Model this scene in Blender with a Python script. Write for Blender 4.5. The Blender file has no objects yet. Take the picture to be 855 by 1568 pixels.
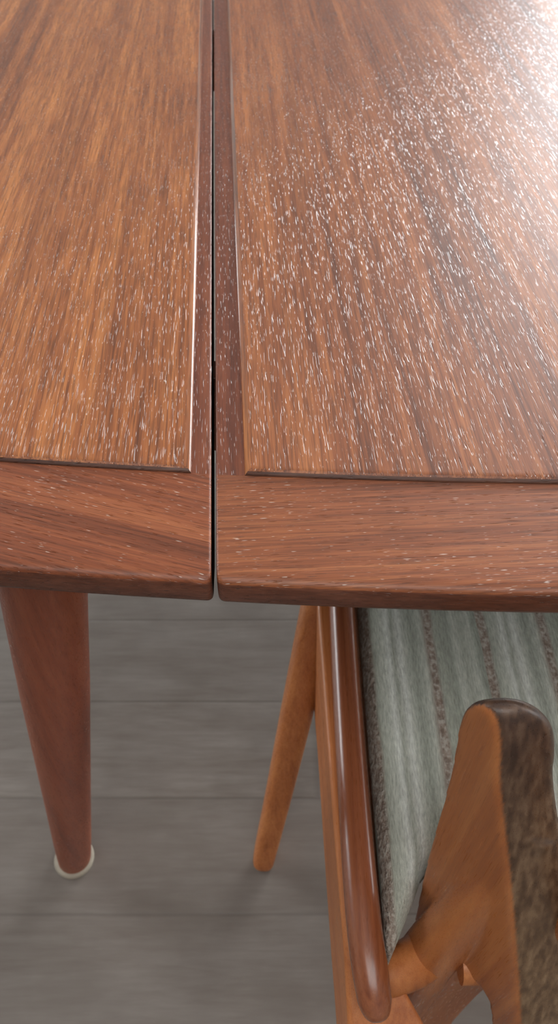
import bpy, bmesh, math
from mathutils import Vector, Matrix
S=bpy.context.scene
S.view_settings.view_transform='Standard'
# ---------------------------------------------------------------- node helpers
class NT:
    def __init__(s,name):
        s.m=bpy.data.materials.new(name); s.m.use_nodes=True
        s.t=s.m.node_tree; s.b=s.t.nodes['Principled BSDF']
    def n(s,ty,**k):
        nd=s.t.nodes.new(ty)
        for a,v in k.items(): setattr(nd,a,v)
        return nd
    def l(s,a,b): s.t.links.new(a,b)
    def setv(s,sock,v):
        if hasattr(v,'is_output'): s.l(v,sock)
        else: sock.default_value=v
    def math(s,op,a,b=0.0,c=None):
        nd=s.n('ShaderNodeMath',operation=op); s.setv(nd.inputs[0],a); s.setv(nd.inputs[1],b)
        if c is not None: s.setv(nd.inputs[2],c)
        return nd.outputs[0]
    def noise(s,vec,scale,detail=3,rough=.55,dist=0):
        nd=s.n('ShaderNodeTexNoise'); s.l(vec,nd.inputs['Vector'])
        nd.inputs['Scale'].default_value=scale; nd.inputs['Detail'].default_value=detail
        nd.inputs['Roughness'].default_value=rough; nd.inputs['Distortion'].default_value=dist
        return nd.outputs['Fac']
    def ramp(s,fac,stops):
        nd=s.n('ShaderNodeValToRGB'); s.l(fac,nd.inputs[0]); e=nd.color_ramp.elements
        while len(e)<len(stops): e.new(.5)
        for i,(p,c) in enumerate(stops):
            e[i].position=p; e[i].color=(c,c,c,1) if not hasattr(c,'__len__') else (*c,1)
        return nd.outputs[0]
    def mix(s,f,a,b,mode='MIX'):
        nd=s.n('ShaderNodeMix',data_type='RGBA',blend_type=mode)
        s.setv(nd.inputs[0],f)
        for i,v in ((6,a),(7,b)):
            if hasattr(v,'is_output'): s.l(v,nd.inputs[i])
            else: nd.inputs[i].default_value=(*v,1)
        return nd.outputs[2]
    def coords(s,scale=(1,1,1),rot=(0,0,0),off=0):
        tc=s.n('ShaderNodeTexCoord'); r=s.n('ShaderNodeMapping'); m=s.n('ShaderNodeMapping')
        r.inputs['Rotation'].default_value=rot
        m.inputs['Scale'].default_value=scale; m.inputs['Location'].default_value=(off,off*.7,off*.3)
        s.l(tc.outputs['Object'],r.inputs['Vector']); s.l(r.outputs[0],m.inputs['Vector'])
        return m.outputs[0]
    def bump(s,h,strength,dist,prev=None):
        nd=s.n('ShaderNodeBump'); nd.inputs['Strength'].default_value=strength; nd.inputs['Distance'].default_value=dist
        s.l(h,nd.inputs['Height'])
        if prev is not None: s.l(prev,nd.inputs['Normal'])
        return nd.outputs[0]

def wood(name,dark,mid,light,axis='Y',rot=0,rough=.42,band=22,fine=420,porecol=.3,seed=0.0,bstr=.6,pscale=1600,pk=.065,coat=0.0,coatr=.2,glint=.12,worn=False,hair=.38,painted_glint=0.0,streak=.0):
    N=NT(name)
    def sc(k): return {'X':(k,1,1),'Y':(1,k,1),'Z':(1,1,k)}[axis]
    R=rot if hasattr(rot,'__len__') else (0,0,rot)
    v=N.coords(sc(.022),R,seed)
    b=N.noise(v,band,3,.6,.4)
    f=N.noise(v,fine,3,.6,.1)
    f2=N.noise(v,fine*.3,2,.5,.2)
    g=N.math('ADD',N.math('MULTIPLY',b,.40),N.math('ADD',N.math('MULTIPLY',f,.42),N.math('MULTIPLY',f2,.26)))
    col=N.ramp(g,[(.40,dark),(.53,mid),(.67,light)])
    p=N.noise(N.coords(sc(pk),R,seed+2),pscale,0,.4,0)
    clus=N.noise(N.coords(sc(.25),R,seed+5),38,2,.6,0)
    thr=N.math('MULTIPLY_ADD',clus,-.12,.745)
    pm=N.math('MULTIPLY',N.math('SUBTRACT',p,thr),7.0); pm=N.math('MINIMUM',N.math('MAXIMUM',pm,0.0),1.0)
    hl=N.ramp(N.noise(N.coords(sc(.030),R,seed+9),1100,1,.5,0),[(.50,0.0),(.64,1.0)])
    if streak:
        s1=N.ramp(N.noise(N.coords(sc(.02),R,seed+13),55,3,.6,.2),[(.52,0.0),(.68,1.0)])
        col=N.mix(N.math('MULTIPLY',s1,streak),col,dark)
    col=N.mix(N.math('MULTIPLY',hl,hair),col,tuple(c*.5 for c in dark))
    col=N.mix(N.math('MULTIPLY',pm,porecol),col,tuple(c*.5 for c in dark))
    r=N.math('ADD',N.math('MULTIPLY',f2,.12),rough-.06)
    r=N.math('MULTIPLY_ADD',N.math('MINIMUM',N.math('MULTIPLY',pm,3.0),1.0),glint-rough,r)
    if painted_glint:   # pale dashes in the base colour, painted as pore glints
        w=N.noise(N.coords(sc(.13),R,seed+21),1500,0,.4,0)
        wc_=N.noise(N.coords(sc(.5),R,seed+23),30,3,.7,0)
        wt=N.math('MULTIPLY_ADD',wc_,-.32,.925)
        wm=N.math('MINIMUM',N.math('MAXIMUM',N.math('MULTIPLY',N.math('SUBTRACT',w,wt),14.0),0.0),1.0)
        col=N.mix(N.math('MULTIPLY',wm,painted_glint),col,(.78,.68,.60))
    if worn:
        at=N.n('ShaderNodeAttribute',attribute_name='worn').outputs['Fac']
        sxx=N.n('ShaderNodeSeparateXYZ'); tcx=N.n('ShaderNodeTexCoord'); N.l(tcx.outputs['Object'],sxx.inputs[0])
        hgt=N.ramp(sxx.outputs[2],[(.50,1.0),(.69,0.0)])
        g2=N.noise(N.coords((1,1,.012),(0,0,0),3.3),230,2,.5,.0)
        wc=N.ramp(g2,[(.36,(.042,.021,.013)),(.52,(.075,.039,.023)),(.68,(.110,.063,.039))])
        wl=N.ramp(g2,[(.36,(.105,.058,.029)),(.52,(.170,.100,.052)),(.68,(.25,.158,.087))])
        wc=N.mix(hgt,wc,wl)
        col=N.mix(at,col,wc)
    N.l(col,N.b.inputs['Base Color'])
    N.l(r,N.b.inputs['Roughness'])
    N.b.inputs['Coat Weight'].default_value=coat; N.b.inputs['Coat Roughness'].default_value=coatr
    h=N.math('ADD',N.math('MULTIPLY',pm,-1.0),N.math('MULTIPLY',f2,.25))
    nb=N.bump(h,bstr,.0006)
    N.l(nb,N.b.inputs['Normal'])
    return N.m

TD=(.130,.037,.012); TM=(.30,.093,.027); TL=(.51,.190,.055)
M_panel=wood('teak_panel',TD,TM,TL,'Y',seed=3.1,bstr=.55,painted_glint=.6,hair=.5,streak=.3)
M_panelR=wood('teak_panel_wide',(.105,.031,.012),(.245,.074,.024),(.40,.140,.045),'Y',seed=7.7,band=18,bstr=.55,painted_glint=.6,hair=.45,streak=.35,rough=.47)
M_rimR=wood('teak_rim_long',(.110,.032,.012),(.235,.068,.023),(.36,.123,.043),'X',seed=1.3,bstr=.65,painted_glint=.5,streak=.2,rough=.44)
M_rimL=wood('teak_rim_short',(.110,.029,.010),(.215,.056,.019),(.32,.098,.034),'X',rot=.35,seed=5.2,bstr=.55,painted_glint=.5,streak=.2)
M_side=wood('teak_rail',(.085,.021,.009),(.165,.042,.016),(.24,.070,.026),'Y',seed=9.4,bstr=.5,painted_glint=.5)
M_edge=wood('teak_edge',(.070,.021,.012),(.13,.041,.021),(.19,.067,.037),'X',seed=2.4,rough=.42)
M_lip=wood('teak_lacquered_lip',TD,TM,TL,'Y',seed=3.1,rough=.2,bstr=.1,coat=1.0,coatr=.10)
M_bevel_shade=wood('teak_bevel_shade',(.03,.010,.005),(.060,.019,.009),(.10,.033,.014),'X',seed=3.7,rough=.5,bstr=.2)  # shadow line under the panel edge, painted as a dark wood colour
M_leg=wood('teak_leg',(.17,.040,.017),(.26,.065,.028),(.32,.092,.042),'Z',seed=4.4,rough=.42,bstr=.05,fine=250,porecol=.1,hair=.2)
M_ch=wood('chair_wood',(.31,.094,.027),(.44,.148,.044),(.54,.205,.065),'Z',seed=6.1,rough=.42,bstr=.04,fine=300,pk=.05,porecol=.1,hair=.15)
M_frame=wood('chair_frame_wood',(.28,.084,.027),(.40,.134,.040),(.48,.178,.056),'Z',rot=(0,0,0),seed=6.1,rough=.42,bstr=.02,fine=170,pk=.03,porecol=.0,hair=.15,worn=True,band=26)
M_chY=wood('chair_rail_wood',(.16,.044,.018),(.24,.072,.028),(.31,.108,.045),'Y',seed=8.1,rough=.27,bstr=.02,fine=240,coat=.4,porecol=.1,hair=.15)
M_apr=wood('chair_apron_wood',(.34,.102,.03),(.45,.150,.045),(.52,.190,.062),'Y',seed=8.8,rough=.45,bstr=.04,fine=240,porecol=.1,hair=.15)

def flat(name,c,r=.6,noise=.0,sc=8,spec=.5):
    N=NT(name); v=N.coords()
    f=N.noise(v,sc,3)
    col=N.mix(f,tuple(x*(1-noise) for x in c),tuple(min(1,x*(1+noise)) for x in c))
    N.l(col,N.b.inputs['Base Color']); N.b.inputs['Roughness'].default_value=r
    N.b.inputs['Specular IOR Level'].default_value=spec
    return N.m
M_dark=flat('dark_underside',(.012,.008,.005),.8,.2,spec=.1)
M_glide=flat('felt_glide',(.33,.29,.23),.8,.1,200)
M_wall=flat('painted_wall',(.42,.41,.39),.8,.05)
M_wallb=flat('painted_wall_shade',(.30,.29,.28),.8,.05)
M_ceil=flat('ceiling_paint',(.6,.6,.6),.9,.03)
M_trim=flat('white_trim',(.75,.75,.74),.5,.03)

# ---------------------------------------------------------------- mesh helpers
def obj(name,bm,mats,parent=None,smooth=True):
    me=bpy.data.meshes.new(name); bmesh.ops.recalc_face_normals(bm,faces=bm.faces[:]); bm.to_mesh(me); bm.free()
    for m in mats: me.materials.append(m)
    if smooth:
        for p in me.polygons: p.use_smooth=True
    o=bpy.data.objects.new(name,me); S.collection.objects.link(o)
    if parent: o.parent=parent
    return o
def empty(name,loc=(0,0,0),rz=0):
    e=bpy.data.objects.new(name,None); S.collection.objects.link(e); e.location=loc; e.rotation_euler=(0,0,rz); e.empty_display_size=.1
    return e
def bevel(o,w,seg=3,ang=30):
    m=o.modifiers.new('bev','BEVEL'); m.width=w; m.segments=seg; m.limit_method='ANGLE'; m.angle_limit=math.radians(ang)
    return o
def autosm(o,a=35):
    bm=bmesh.new(); bm.from_mesh(o.data)
    for e in bm.edges:
        if len(e.link_faces)==2 and e.calc_face_angle(0)>math.radians(a): e.smooth=False
    bm.to_mesh(o.data); bm.free(); return o
def box(name,lo,hi,mat,parent=None,bw=0):
    bm=bmesh.new(); bmesh.ops.create_cube(bm,size=1)
    for v in bm.verts:
        v.co=Vector([lo[i]+(v.co[i]+.5)*(hi[i]-lo[i]) for i in range(3)])
    o=obj(name,bm,[mat],parent,False)
    if bw: bevel(o,bw)
    return o
def catmull(P,n=8,closed=False):
    P=[Vector(p) for p in P]; out=[]; m=len(P)
    rng=range(m) if closed else range(m-1)
    for i in rng:
        if closed: a,b,c,d=P[i-1],P[i],P[(i+1)%m],P[(i+2)%m]
        else: a=P[max(i-1,0)];b=P[i];c=P[i+1];d=P[min(i+2,m-1)]
        for k in range(n):
            t=k/n
            out.append(.5*((2*b)+(c-a)*t+(2*a-5*b+4*c-d)*t*t+(3*b-a-3*c+d)*t**3))
    if not closed: out.append(P[-1])
    return out
def tube_bm(bm,pts,radii,seg=28,n=8,up=Vector((0,0,1)),ex=2.0,ratio=1.0):
    Q=catmull([(*p,) for p in pts],n)
    R=[]
    for i in range(len(radii)-1):
        for k in range(n):
            t=k/n; R.append(radii[i]*(1-t)+radii[i+1]*t)
    R.append(radii[-1])
    rings=[]
    for i,p in enumerate(Q):
        t=(Q[min(i+1,len(Q)-1)]-Q[max(i-1,0)]).normalized()
        a=t.cross(up).normalized(); b=a.cross(t).normalized()
        ring=[]
        for k in range(seg):
            th=2*math.pi*k/seg; c,s_=math.cos(th),math.sin(th)
            x=math.copysign(abs(c)**(2/ex),c); y=math.copysign(abs(s_)**(2/ex),s_)*ratio
            ring.append(bm.verts.new(p+(a*x+b*y)*R[i]))
        rings.append(ring)
    for i in range(len(rings)-1):
        for k in range(seg):
            bm.faces.new((rings[i][k],rings[i][(k+1)%seg],rings[i+1][(k+1)%seg],rings[i+1][k]))
    bm.faces.new(rings[0]); bm.faces.new(rings[-1])
def tube(name,pts,radii,mat,parent=None,seg=28,n=8,up=Vector((0,0,1)),ex=2.0,ratio=1.0):
    bm=bmesh.new(); tube_bm(bm,pts,radii,seg,n,up,ex,ratio)
    return autosm(obj(name,bm,[mat],parent),50)

# ---------------------------------------------------------------- dining table
TH=.75
A0,B0=-.1237,.124; C0=.499; HL=1.27; W0=.62
tc0=A0*C0+B0*C0*C0+W0
def tn(s):
    q=abs(s-C0)/HL
    hw=(tc0-(A0*s+B0*s*s))
    return tc0-hw*math.sqrt(max(0,1-min(q,1)**14))
def tf(s): return 2*tc0-tn(s)
table=empty('dining_table',(-.0347,.2478,TH),math.atan(.0577))
def srange(a,b,n): return [a+(b-a)*i/n for i in range(n+1)]
def piece(name,s0,s1,rimmat,n=48):
    bm=bmesh.new()
    ss=srange(s0,s1,n)
    ds=[0,.0004,.0010,.0018,.0028,.004]
    ex=[s0+x for x in ds]+[s for s in ss if s0+.008<s<s1-.008]+[s1-x for x in reversed(ds)]
    cols=[]; RIM=.080; RR=.004
    for s in ex:
        d=min(s-s0,s1-s)
        dz=-.0010*max(0,1-d/.0014)**2
        cut=0 if d>=RR else RR*(1-math.sqrt(max(0,1-(1-d/RR)**2)))
        a,b=tn(s)+cut,tf(s)-cut
        if b-a<.02: m=(a+b)/2; a,b=m-.01,m+.01
        rim=min(RIM,(b-a)*.3)
        prof=[(a+.03,-.032),(a+.005,-.0225),(a+.0012,-.0200),(a,-.0170),(a,-.0048),(a+.0003,-.0034),(a+.0012,-.0019),(a+.0028,-.0008),(a+.0052,-.0002),(a+.0085,0),
              (a+rim-cut,0),(b-rim+cut,0),(b-.0085,0),(b-.0052,-.0002),(b-.0028,-.0008),(b-.0012,-.0019),(b-.0003,-.0034),(b,-.0048),(b,-.0170),(b-.0012,-.0200),(b-.005,-.0225),(b-.03,-.032)]
        cols.append([bm.verts.new((s,t,z+dz*(1 if z>-.006 else 0))) for t,z in prof])
    mi=[3,1,1,1,1,0,0,0,0,0,2,0,0,0,0,0,1,1,1,1,3]
    L=len(cols[0])
    for i in range(len(cols)-1):
        for j in range(L-1):
            f=bm.faces.new((cols[i][j],cols[i][j+1],cols[i+1][j+1],cols[i+1][j])); f.material_index=mi[j]
        f=bm.faces.new((cols[i][0],cols[i+1][0],cols[i+1][-1],cols[i][-1])); f.material_index=3
    for c in (cols[0],cols[-1]):
        f=bm.faces.new(c); f.material_index=3
    return autosm(obj(name,bm,[rimmat,M_edge,M_side,M_dark],table),40)
def panel(name,s0,s1,mat,n=40,RIM=.080):
    bm=bmesh.new(); H=.0034
    off=[(0,-.0006),(0,H*.10),(.0007,H*.33),(.0018,H*.65),(.0028,H*.90),(.0038,H*.99),(.0058,H)]
    ss=srange(0,1,n); loops=[]
    for o,z in off:
        a=s0+o; b=s1-o
        near=[(a+(b-a)*u) for u in ss]
        lp=[bm.verts.new((s,min(tn(s)+RIM+o,tc0-.02),z)) for s in near]+[bm.verts.new((s,max(tf(s)-RIM-o,tc0+.02),z)) for s in reversed(near)]
        loops.append(lp)
    for i in range(len(loops)-1):
        m=len(loops[i])
        for k in range(m):
            f=bm.faces.new((loops[i][k],loops[i][(k+1)%m],loops[i+1][(k+1)%m],loops[i+1][k]))
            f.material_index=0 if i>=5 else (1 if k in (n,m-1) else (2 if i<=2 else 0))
    top=loops[-1]; m=len(top)
    for k in range(n): bm.faces.new((top[k],top[k+1],top[m-2-k],top[m-1-k]))
    return autosm(obj(name,bm,[mat,M_lip,M_bevel_shade],table),60)
G=.0014
piece('leaf_end_1',-.72,-G,M_rimL)
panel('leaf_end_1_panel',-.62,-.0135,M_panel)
piece('top_middle',G,2*C0-G,M_rimR)
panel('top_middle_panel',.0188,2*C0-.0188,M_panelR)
piece('leaf_end_2',2*C0+G,2*C0+.72,M_rimL)
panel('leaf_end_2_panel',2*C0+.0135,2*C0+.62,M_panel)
for nm,t0,t1 in (('apron_near',.20,.222),('apron_far',2*tc0-.222,2*tc0-.20)):
    box(nm,(-.05,t0,-.095),(2*C0+.05,t1,-.022),M_side,table,.002)
box('runner',(.0,tc0-.03,-.08),(2*C0,tc0+.03,-.022),M_side,table,.002)
bpy.context.view_layer.update()
Ti=table.matrix_world.inverted()
def tleg(name,foot,top):
    f=Ti@Vector(foot); t=Ti@Vector(top)
    d=t-f
    pts=[f+d*k for k in (0.008,.02,.3,.62,.85,1)]
    tube(name,pts,[.0195,.0218,.0262,.0310,.0328,.032],M_leg,table,36,6,Vector((0,1,0)))
    tube(name+'_glide',[f,f+Vector((0,0,.003)),f+Vector((0,0,.006))],[.0262,.0265,.0245],M_glide,table,32,3,Vector((0,1,0)))
fw=Vector((-.274,.348,0)); tw=Vector((-.160,.352,.728))
tleg('leg_1',fw,tw)
def mir(p,ms,mt):
    q=Ti@Vector(p)
    if ms: q.x=2*C0-q.x
    if mt: q.y=2*tc0-q.y
    return table.matrix_world@q
tleg('leg_2',mir(fw,1,0),mir(tw,1,0)); tleg('leg_3',mir(fw,0,1),mir(tw,0,1)); tleg('leg_4',mir(fw,1,1),mir(tw,1,1))

# ---------------------------------------------------------------- dining chair
XC=.335
chair=empty('dining_chair',(XC,.3,0))
def ch(o):
    o.matrix_parent_inverse=Matrix.Translation((-XC,-.3,0)); return o
def mirror_x(o,name):
    me=o.data.copy()
    for v in me.vertices: v.co.x=2*XC-v.co.x
    me.flip_normals()
    q=bpy.data.objects.new(name,me); S.collection.objects.link(q); q.parent=chair
    for m in o.modifiers:
        k=q.modifiers.new(m.name,m.type)
        for a in ('width','segments','limit_method','angle_limit'): setattr(k,a,getattr(m,a))
    ch(q)
def both(o,base):
    o.name=base+'_left'; ch(o); mirror_x(o,base+'_right')
both(tube('r',[(.064,.62,.437),(.064,.50,.437),(.0630,.35,.437),(.0632,.22,.437),(.0645,.160,.436),(.0670,.130,.433),(.0695,.112,.426),(.0715,.104,.420),(.0722,.101,.418)],[.0135,.0135,.0135,.0135,.0135,.0135,.0125,.009,.004],M_chY,chair),'seat_rail')
both(tube('j',[(.067,.130,.408),(.085,.134,.402),(.105,.143,.394),(.120,.152,.385)],[.014,.0165,.0185,.019],M_frame,chair,24,5),'rail_joint')
def board(name,pts,z0,z1,th,mat):
    bm=bmesh.new(); A=[]
    for i,(x,y) in enumerate(pts):
        A.append([bm.verts.new((x,y,z0[i])),bm.verts.new((x,y,z1[i])),bm.verts.new((x+th[i],y,z1[i])),bm.verts.new((x+th[i],y,z0[i]))])
    for i in range(len(A)-1):
        for k in range(4): bm.faces.new((A[i][k],A[i][(k+1)%4],A[i+1][(k+1)%4],A[i+1][k]))
    bm.faces.new(A[0]); bm.faces.new(A[-1])
    return bevel(autosm(obj(name,bm,[mat],chair),40),.004)
both(board('a',[(.038,.56),(.039,.45),(.0415,.36),(.045,.24),(.048,.17),(.050,.14),(.052,.092)],[.33,.27,.29,.29,.28,.27,.26],[.433]*4+[.428,.415,.385],[.022]*4+[.024,.034,.065],M_apr),'side_apron')
both(tube('l',[(-.021,.342,0),(-.0185,.349,.02),(.0,.385,.13),(.020,.424,.26),(.042,.468,.40),(.05,.484,.43)],[.0125,.0145,.0165,.0185,.02,.02],M_ch,chair,28,6,Vector((0,1,0)),2.6),'front_leg')
# A shaped back frame : plate with rolled edges, rear post grown out of it
o0=Vector((.1010,.203,.010)); d=Vector((.53,-.85,0)).normalized(); p_=Vector((.99,.12,0)).normalized(); T=.045
outl=[(.055,-.01),(.045,.12),(.030,.28),(.014,.45),(.005,.60),(-.002,.665),(.000,.690),(.008,.704),(.018,.703),(.027,.685),(.037,.652),(.073,.568),(.117,.455),(.166,.315),(.220,.15),(.266,-.01),
      (.236,-.01),(.186,.14),(.148,.250),(.122,.340),(.108,.385),(.097,.400),(.086,.393),(.080,.365),(.076,.25),(.076,.12),(.078,-.01)]
O=catmull([(h,z,0) for h,z in outl],4,True)
m=len(O)
area=sum(O[i].x*O[(i+1)%m].y-O[(i+1)%m].x*O[i].y for i in range(m))
nor=[]
for i in range(m):
    t=(O[(i+1)%m]-O[i-1]); nn=Vector((-t.y,t.x,0)).normalized()
    if area<0: nn=-nn
    nor.append(nn)
K=5
bm=bmesh.new(); loops=[]
prof=[(math.pi/2*k/K,0) for k in range(K+1)]+[(math.pi/2*(1-k/K),1) for k in range(K+1)]
for a,side in prof:
    lp=[]
    for i in range(m):
        rear=5<=i/4<=15
        r=(.005 if not rear else .005) if side==0 else (.008 if not rear else .019)
        ins=min(r,.012)*(1-math.sin(a)); w=r*(1-math.cos(a))
        q=O[i]+nor[i]*ins
        w=w if side==0 else T-w
        lp.append(bm.verts.new(o0+d*q.x+p_*w+Vector((0,0,q.y))))
    loops.append(lp)
for j in range(len(loops)-1):
    for i in range(m):
        bm.faces.new((loops[j][i],loops[j][(i+1)%m],loops[j+1][(i+1)%m],loops[j+1][i]))
f1=bm.faces.new(loops[0]); f2=bm.faces.new(loops[-1])
bmesh.ops.triangulate(bm,faces=[f1,f2])
tube_bm(bm,[(.1225,.148,-.01),(.122,.149,.12),(.120,.150,.25),(.1185,.151,.34),(.124,.154,.41),(.140,.160,.52),(.154,.165,.62)],[.015,.0185,.021,.022,.0205,.0165,.010],28,6,Vector((0,1,0)),2.4)
src=obj('af_src',bm,[M_frame],None)
rm=src.modifiers.new('rm','REMESH'); rm.mode='VOXEL'; rm.voxel_size=.0018; rm.use_smooth_shade=True
sm=src.modifiers.new('sm','SMOOTH'); sm.factor=.5; sm.iterations=14
dg=bpy.context.evaluated_depsgraph_get(); dg.update()
me=bpy.data.meshes.new_from_object(src.evaluated_get(dg))
bpy.data.objects.remove(src)
me.materials.clear(); me.materials.append(M_frame)
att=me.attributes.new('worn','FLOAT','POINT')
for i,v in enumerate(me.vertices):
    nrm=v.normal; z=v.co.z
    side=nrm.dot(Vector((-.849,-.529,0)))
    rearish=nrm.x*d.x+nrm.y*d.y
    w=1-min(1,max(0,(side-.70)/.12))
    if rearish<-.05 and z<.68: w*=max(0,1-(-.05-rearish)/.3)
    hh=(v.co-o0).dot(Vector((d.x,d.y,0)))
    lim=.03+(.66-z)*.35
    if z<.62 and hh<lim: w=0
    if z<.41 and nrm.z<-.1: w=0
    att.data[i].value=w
for v in me.vertices:
    z=v.co.z; wv=(v.co-o0).dot(Vector((.849,.529,0)))
    t=min(1,max(0,(z-.56)/.12))
    if wv>.010: v.co.z-=30*(wv-.010)**2*t
    if v.co.z<.001: v.co.z=0
for p in me.polygons: p.use_smooth=True
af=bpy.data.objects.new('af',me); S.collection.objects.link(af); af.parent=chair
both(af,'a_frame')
# back rest
bm=bmesh.new(); cols=[]
for i in range(25):
    u=i/24; x=.175+(2*XC-.35)*u; yb=.135-.075*math.sin(math.pi*u)
    cols.append([bm.verts.new((x,yb+a,z)) for a,z in ((0,.50),(-.010,.56),(-.016,.62),(0.002,.625),(.012,.56),(.020,.50))])
for i in range(24):
    for k in range(6): bm.faces.new((cols[i][k],cols[i][(k+1)%6],cols[i+1][(k+1)%6],cols[i+1][k]))
bm.faces.new(cols[0]); bm.faces.new(cols[-1])
ch(bevel(obj('backrest',bm,[M_ch],chair),.004))
ch(tube('rear_cross_rail',[(.14,.14,.40),(XC,.14,.40),(2*XC-.14,.14,.40)],[.014]*3,M_ch,chair))
ch(tube('front_cross_rail',[(.05,.55,.40),(XC,.55,.40),(2*XC-.05,.55,.40)],[.014]*3,M_ch,chair))
# seat cushion : striped woven wool
N=NT('striped_wool')
tc=N.n('ShaderNodeTexCoord'); sx=N.n('ShaderNodeSeparateXYZ'); N.l(tc.outputs['Object'],sx.inputs[0])
wob=N.noise(N.coords((1,.3,1)),60,3)
X=N.math('ADD',sx.outputs[0],N.math('MULTIPLY',N.math('SUBTRACT',wob,.5),.0045))
u=N.math('MULTIPLY',N.math('SUBTRACT',X,.08),1/.11)
fr=N.math('FRACT',u)
BR=(.34,.275,.225); GG=(.42,.435,.365); LG=(.54,.56,.485); WH=(.70,.72,.655); DG=(.35,.37,.31)
st=N.ramp(fr,[(0,BR),(.06,BR),(.09,GG),(.17,LG),(.21,WH),(.25,GG),(.31,WH),(.35,LG),(.42,DG),(.50,LG),(.545,BR),(.59,BR),(.62,GG),(.73,DG),(.78,LG),(.85,GG),(.93,LG),(.97,DG)])
fib=N.noise(N.coords((1,.14,1)),800,3,.7)
clump=N.noise(N.coords((1,.9,1)),230,3,.6)
stc=N.mix(.8,st,N.ramp(fib,[(.3,.52),(.7,1.15)]),'MULTIPLY')
isbr=N.math('GREATER_THAN',N.math('ADD',N.math('COMPARE',fr,.030,.045),N.math('COMPARE',fr,.57,.030)),.5)
stc=N.mix(N.math('MULTIPLY',isbr,N.ramp(clump,[(.48,0.0),(.62,.7)])),stc,(.52,.48,.42))
stc=N.mix(N.math('MULTIPLY',isbr,N.ramp(clump,[(.36,.6),(.46,0.0)])),stc,(.16,.105,.08))
N.l(stc,N.b.inputs['Base Color']); N.b.inputs['Roughness'].default_value=.95; N.b.inputs['Specular IOR Level'].default_value=.15
hh=N.math('ADD',N.math('MULTIPLY',fib,.6),N.math('MULTIPLY',clump,N.math('ADD',.4,N.math('MULTIPLY',isbr,1.3))))
N.l(N.bump(hh,.9,.003),N.b.inputs['Normal'])
bm=bmesh.new(); nx,ny=90,40; x0,x1,y1=.0800,2*XC-.0800,.64
def lerp(a,b,t): t=max(0,min(1,t)); return a+(b-a)*t
def y0(x):
    x=min(x,2*XC-x)
    if x<.104: return lerp(.132,.176,(x-.080)/.024)
    if x<.116: return lerp(.176,.200,(x-.104)/.012)
    if x<.18: return .202
    return lerp(.202,.165,(x-.18)/.03)
g=[]
for j in range(ny+1):
    r=[]
    for i in range(nx+1):
        a=i/nx*2-1;b=j/ny*2-1
        z=.428+.028*max(0,(1-abs(a)**14))**.5*max(0,(1-abs(b)**8))**.5
        x=x0+(x1-x0)*i/nx; ya=y0(x)
        r.append(bm.verts.new((x,ya+(y1-ya)*j/ny,z)))
    g.append(r)
for j in range(ny):
    for i in range(nx): bm.faces.new((g[j][i],g[j][i+1],g[j+1][i+1],g[j+1][i]))
r=bmesh.ops.extrude_face_region(bm,geom=bm.faces[:])
for v in r['geom']:
    if isinstance(v,bmesh.types.BMVert): v.co.z=.405
ch(obj('seat_cushion',bm,[N.m],chair))

# ---------------------------------------------------------------- room
N=NT('grey_oak_planks')
tc=N.n('ShaderNodeTexCoord'); sx=N.n('ShaderNodeSeparateXYZ'); N.l(tc.outputs['Object'],sx.inputs[0])
PW=.150
yy=N.math('MULTIPLY',N.math('SUBTRACT',sx.outputs[1],.129),1/PW)
row=N.math('FLOOR',yy); fr=N.math('FRACT',yy)
edge=N.math('MINIMUM',fr,N.math('SUBTRACT',1.0,fr))
xs=N.math('ADD',N.math('MULTIPLY',sx.outputs[0],1/2.1),N.math('ADD',.42,N.math('FRACT',N.math('MULTIPLY',row,.277))))
fx=N.math('FRACT',xs); ex_=N.math('MINIMUM',fx,N.math('SUBTRACT',1.0,fx))
gap=N.math('MAXIMUM',N.ramp(edge,[(.004,1.0),(.020,0.0)]),N.ramp(ex_,[(.0008,1.0),(.002,0.0)]))
wn=N.n('ShaderNodeTexWhiteNoise',noise_dimensions='2D'); cx=N.n('ShaderNodeCombineXYZ'); N.l(row,cx.inputs[0]); N.l(N.math('FLOOR',xs),cx.inputs[1]); N.l(cx.outputs[0],wn.inputs['Vector'])
v=N.coords((.12,1,1))
gr=N.math('ADD',N.math('MULTIPLY',N.noise(v,30,4,.6,1.0),.6),N.math('MULTIPLY',N.noise(v,160,3,.6),.4))
blot=N.noise(N.coords(),9,3)
col=N.ramp(gr,[(.3,(.132,.108,.090)),(.5,(.170,.145,.125)),(.7,(.215,.190,.167))])
col=N.mix(N.math('MULTIPLY',wn.outputs['Value'],.3),col,(.145,.125,.109))
col=N.mix(N.ramp(blot,[(.45,0.0),(.65,.4)]),col,(.115,.095,.080))
col=N.mix(N.math('MULTIPLY',gap,.26),col,(.05,.042,.035))
N.l(col,N.b.inputs['Base Color']); N.b.inputs['Roughness'].default_value=.38
N.l(N.bump(N.math('SUBTRACT',gr,gap),.15,.002),N.b.inputs['Normal'])
M_floor=N.m
box('floor',(-3.5,-3,-.05),(4.5,4.2,0),M_floor)
box('wall_far',(-3.5,4.2,0),(4.5,4.35,2.7),M_wall)
box('wall_left',(-3.65,-3,0),(-3.5,4.35,2.7),M_wall)
box('wall_right',(4.5,-3,0),(4.65,4.35,2.7),M_wall)
box('wall_near',(-3.65,-3.15,0),(4.65,-3,2.7),M_wallb)
box('ceiling',(-3.65,-3.15,2.7),(4.65,4.35,2.8),M_ceil)
box('baseboard_far',(-3.5,4.18,0),(4.5,4.2,.1),M_trim)
def emis(name,c,st):
    Nn=NT(name); Nn.b.inputs['Base Color'].default_value=(.8,.85,.9,1)
    Nn.b.inputs['Emission Color'].default_value=(*c,1); Nn.b.inputs['Emission Strength'].default_value=st
    return Nn.m
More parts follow.
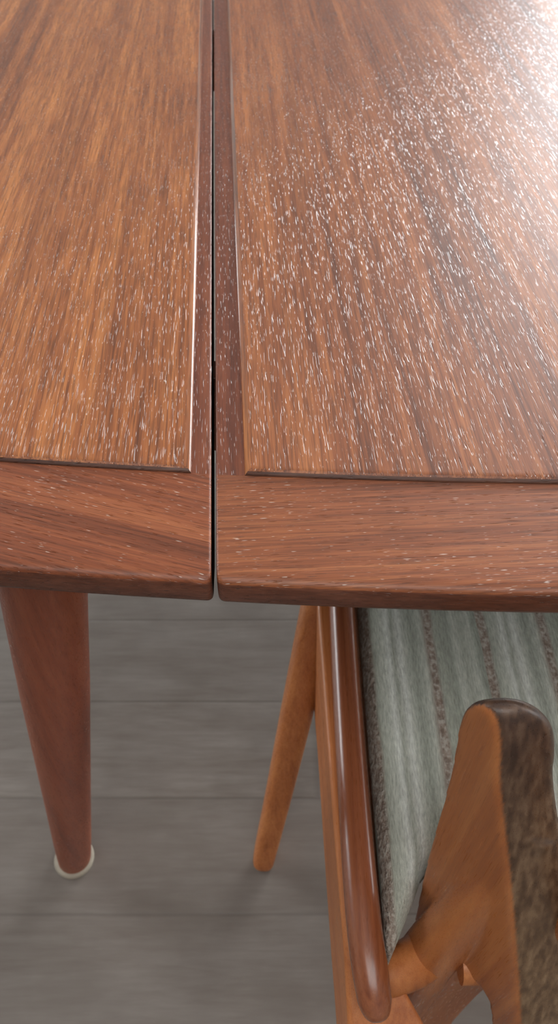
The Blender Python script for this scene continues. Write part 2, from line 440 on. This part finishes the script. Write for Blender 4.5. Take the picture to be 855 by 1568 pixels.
def window(name,axis,c,w,z0,z1,pos,inward,st):
    e=empty(name,(0,0,0))
    mm=emis(name+'_daylight',(.95,.98,1),st)
    def bx(nm,a0,a1,b0,b1,d0,d1,m,bw=0):
        lo=sorted((pos+inward*d0,pos+inward*d1))
        if axis=='x': box(nm,(a0,lo[0],b0),(a1,lo[1],b1),m,e,bw)
        else: box(nm,(lo[0],a0,b0),(lo[1],a1,b1),m,e,bw)
    bx('pane',c-w/2,c+w/2,z0,z1,.002,.012,mm)
    t=.07
    bx('frame_l',c-w/2-t,c-w/2,z0-t,z1+t,.0,.045,M_trim,.004); bx('frame_r',c+w/2,c+w/2+t,z0-t,z1+t,.0,.045,M_trim,.004)
    bx('frame_t',c-w/2,c+w/2,z1,z1+t,.0,.045,M_trim,.004); bx('sill',c-w/2,c+w/2,z0-t,z0,.0,.09,M_trim,.004)
    bx('mullion',c-.02,c+.02,z0,z1,.012,.035,M_trim,.004)
window('window_1','x',2.6,2.6,.55,2.6,4.2,-1,13.5)
window('window_2','y',2.5,2.4,.5,2.4,-3.5,1,7.0)
window('window_3','y',1.9,3.2,.5,2.4,4.5,-1,6.5)
cl=empty('ceiling_fill')  # added glowing panel overhead, fill for the table top, no known lamp
box('fill_panel',(-1.0,-1.6,2.66),(1.2,-.1,2.68),emis('fill_glow',(1,.98,.95),3.5),cl)
box('fill_backing',(-1.03,-1.63,2.68),(1.23,-.07,2.70),M_trim,cl)
W=bpy.data.worlds.new('daylight'); S.world=W; W.use_nodes=True
W.node_tree.nodes['Background'].inputs[0].default_value=(.9,.95,1,1); W.node_tree.nodes['Background'].inputs[1].default_value=1.0

# ---------------------------------------------------------------- camera
cd=bpy.data.cameras.new('camera'); cam=bpy.data.objects.new('camera',cd); S.collection.objects.link(cam)
cam.location=(0,0,1.08); cam.rotation_euler=(math.radians(42),0,0)
cd.sensor_fit='VERTICAL'; cd.sensor_height=36; cd.sensor_width=36; cd.lens=27.18; cd.clip_start=.01
cd.dof.use_dof=True; cd.dof.focus_distance=.47; cd.dof.aperture_fstop=12
S.camera=cam
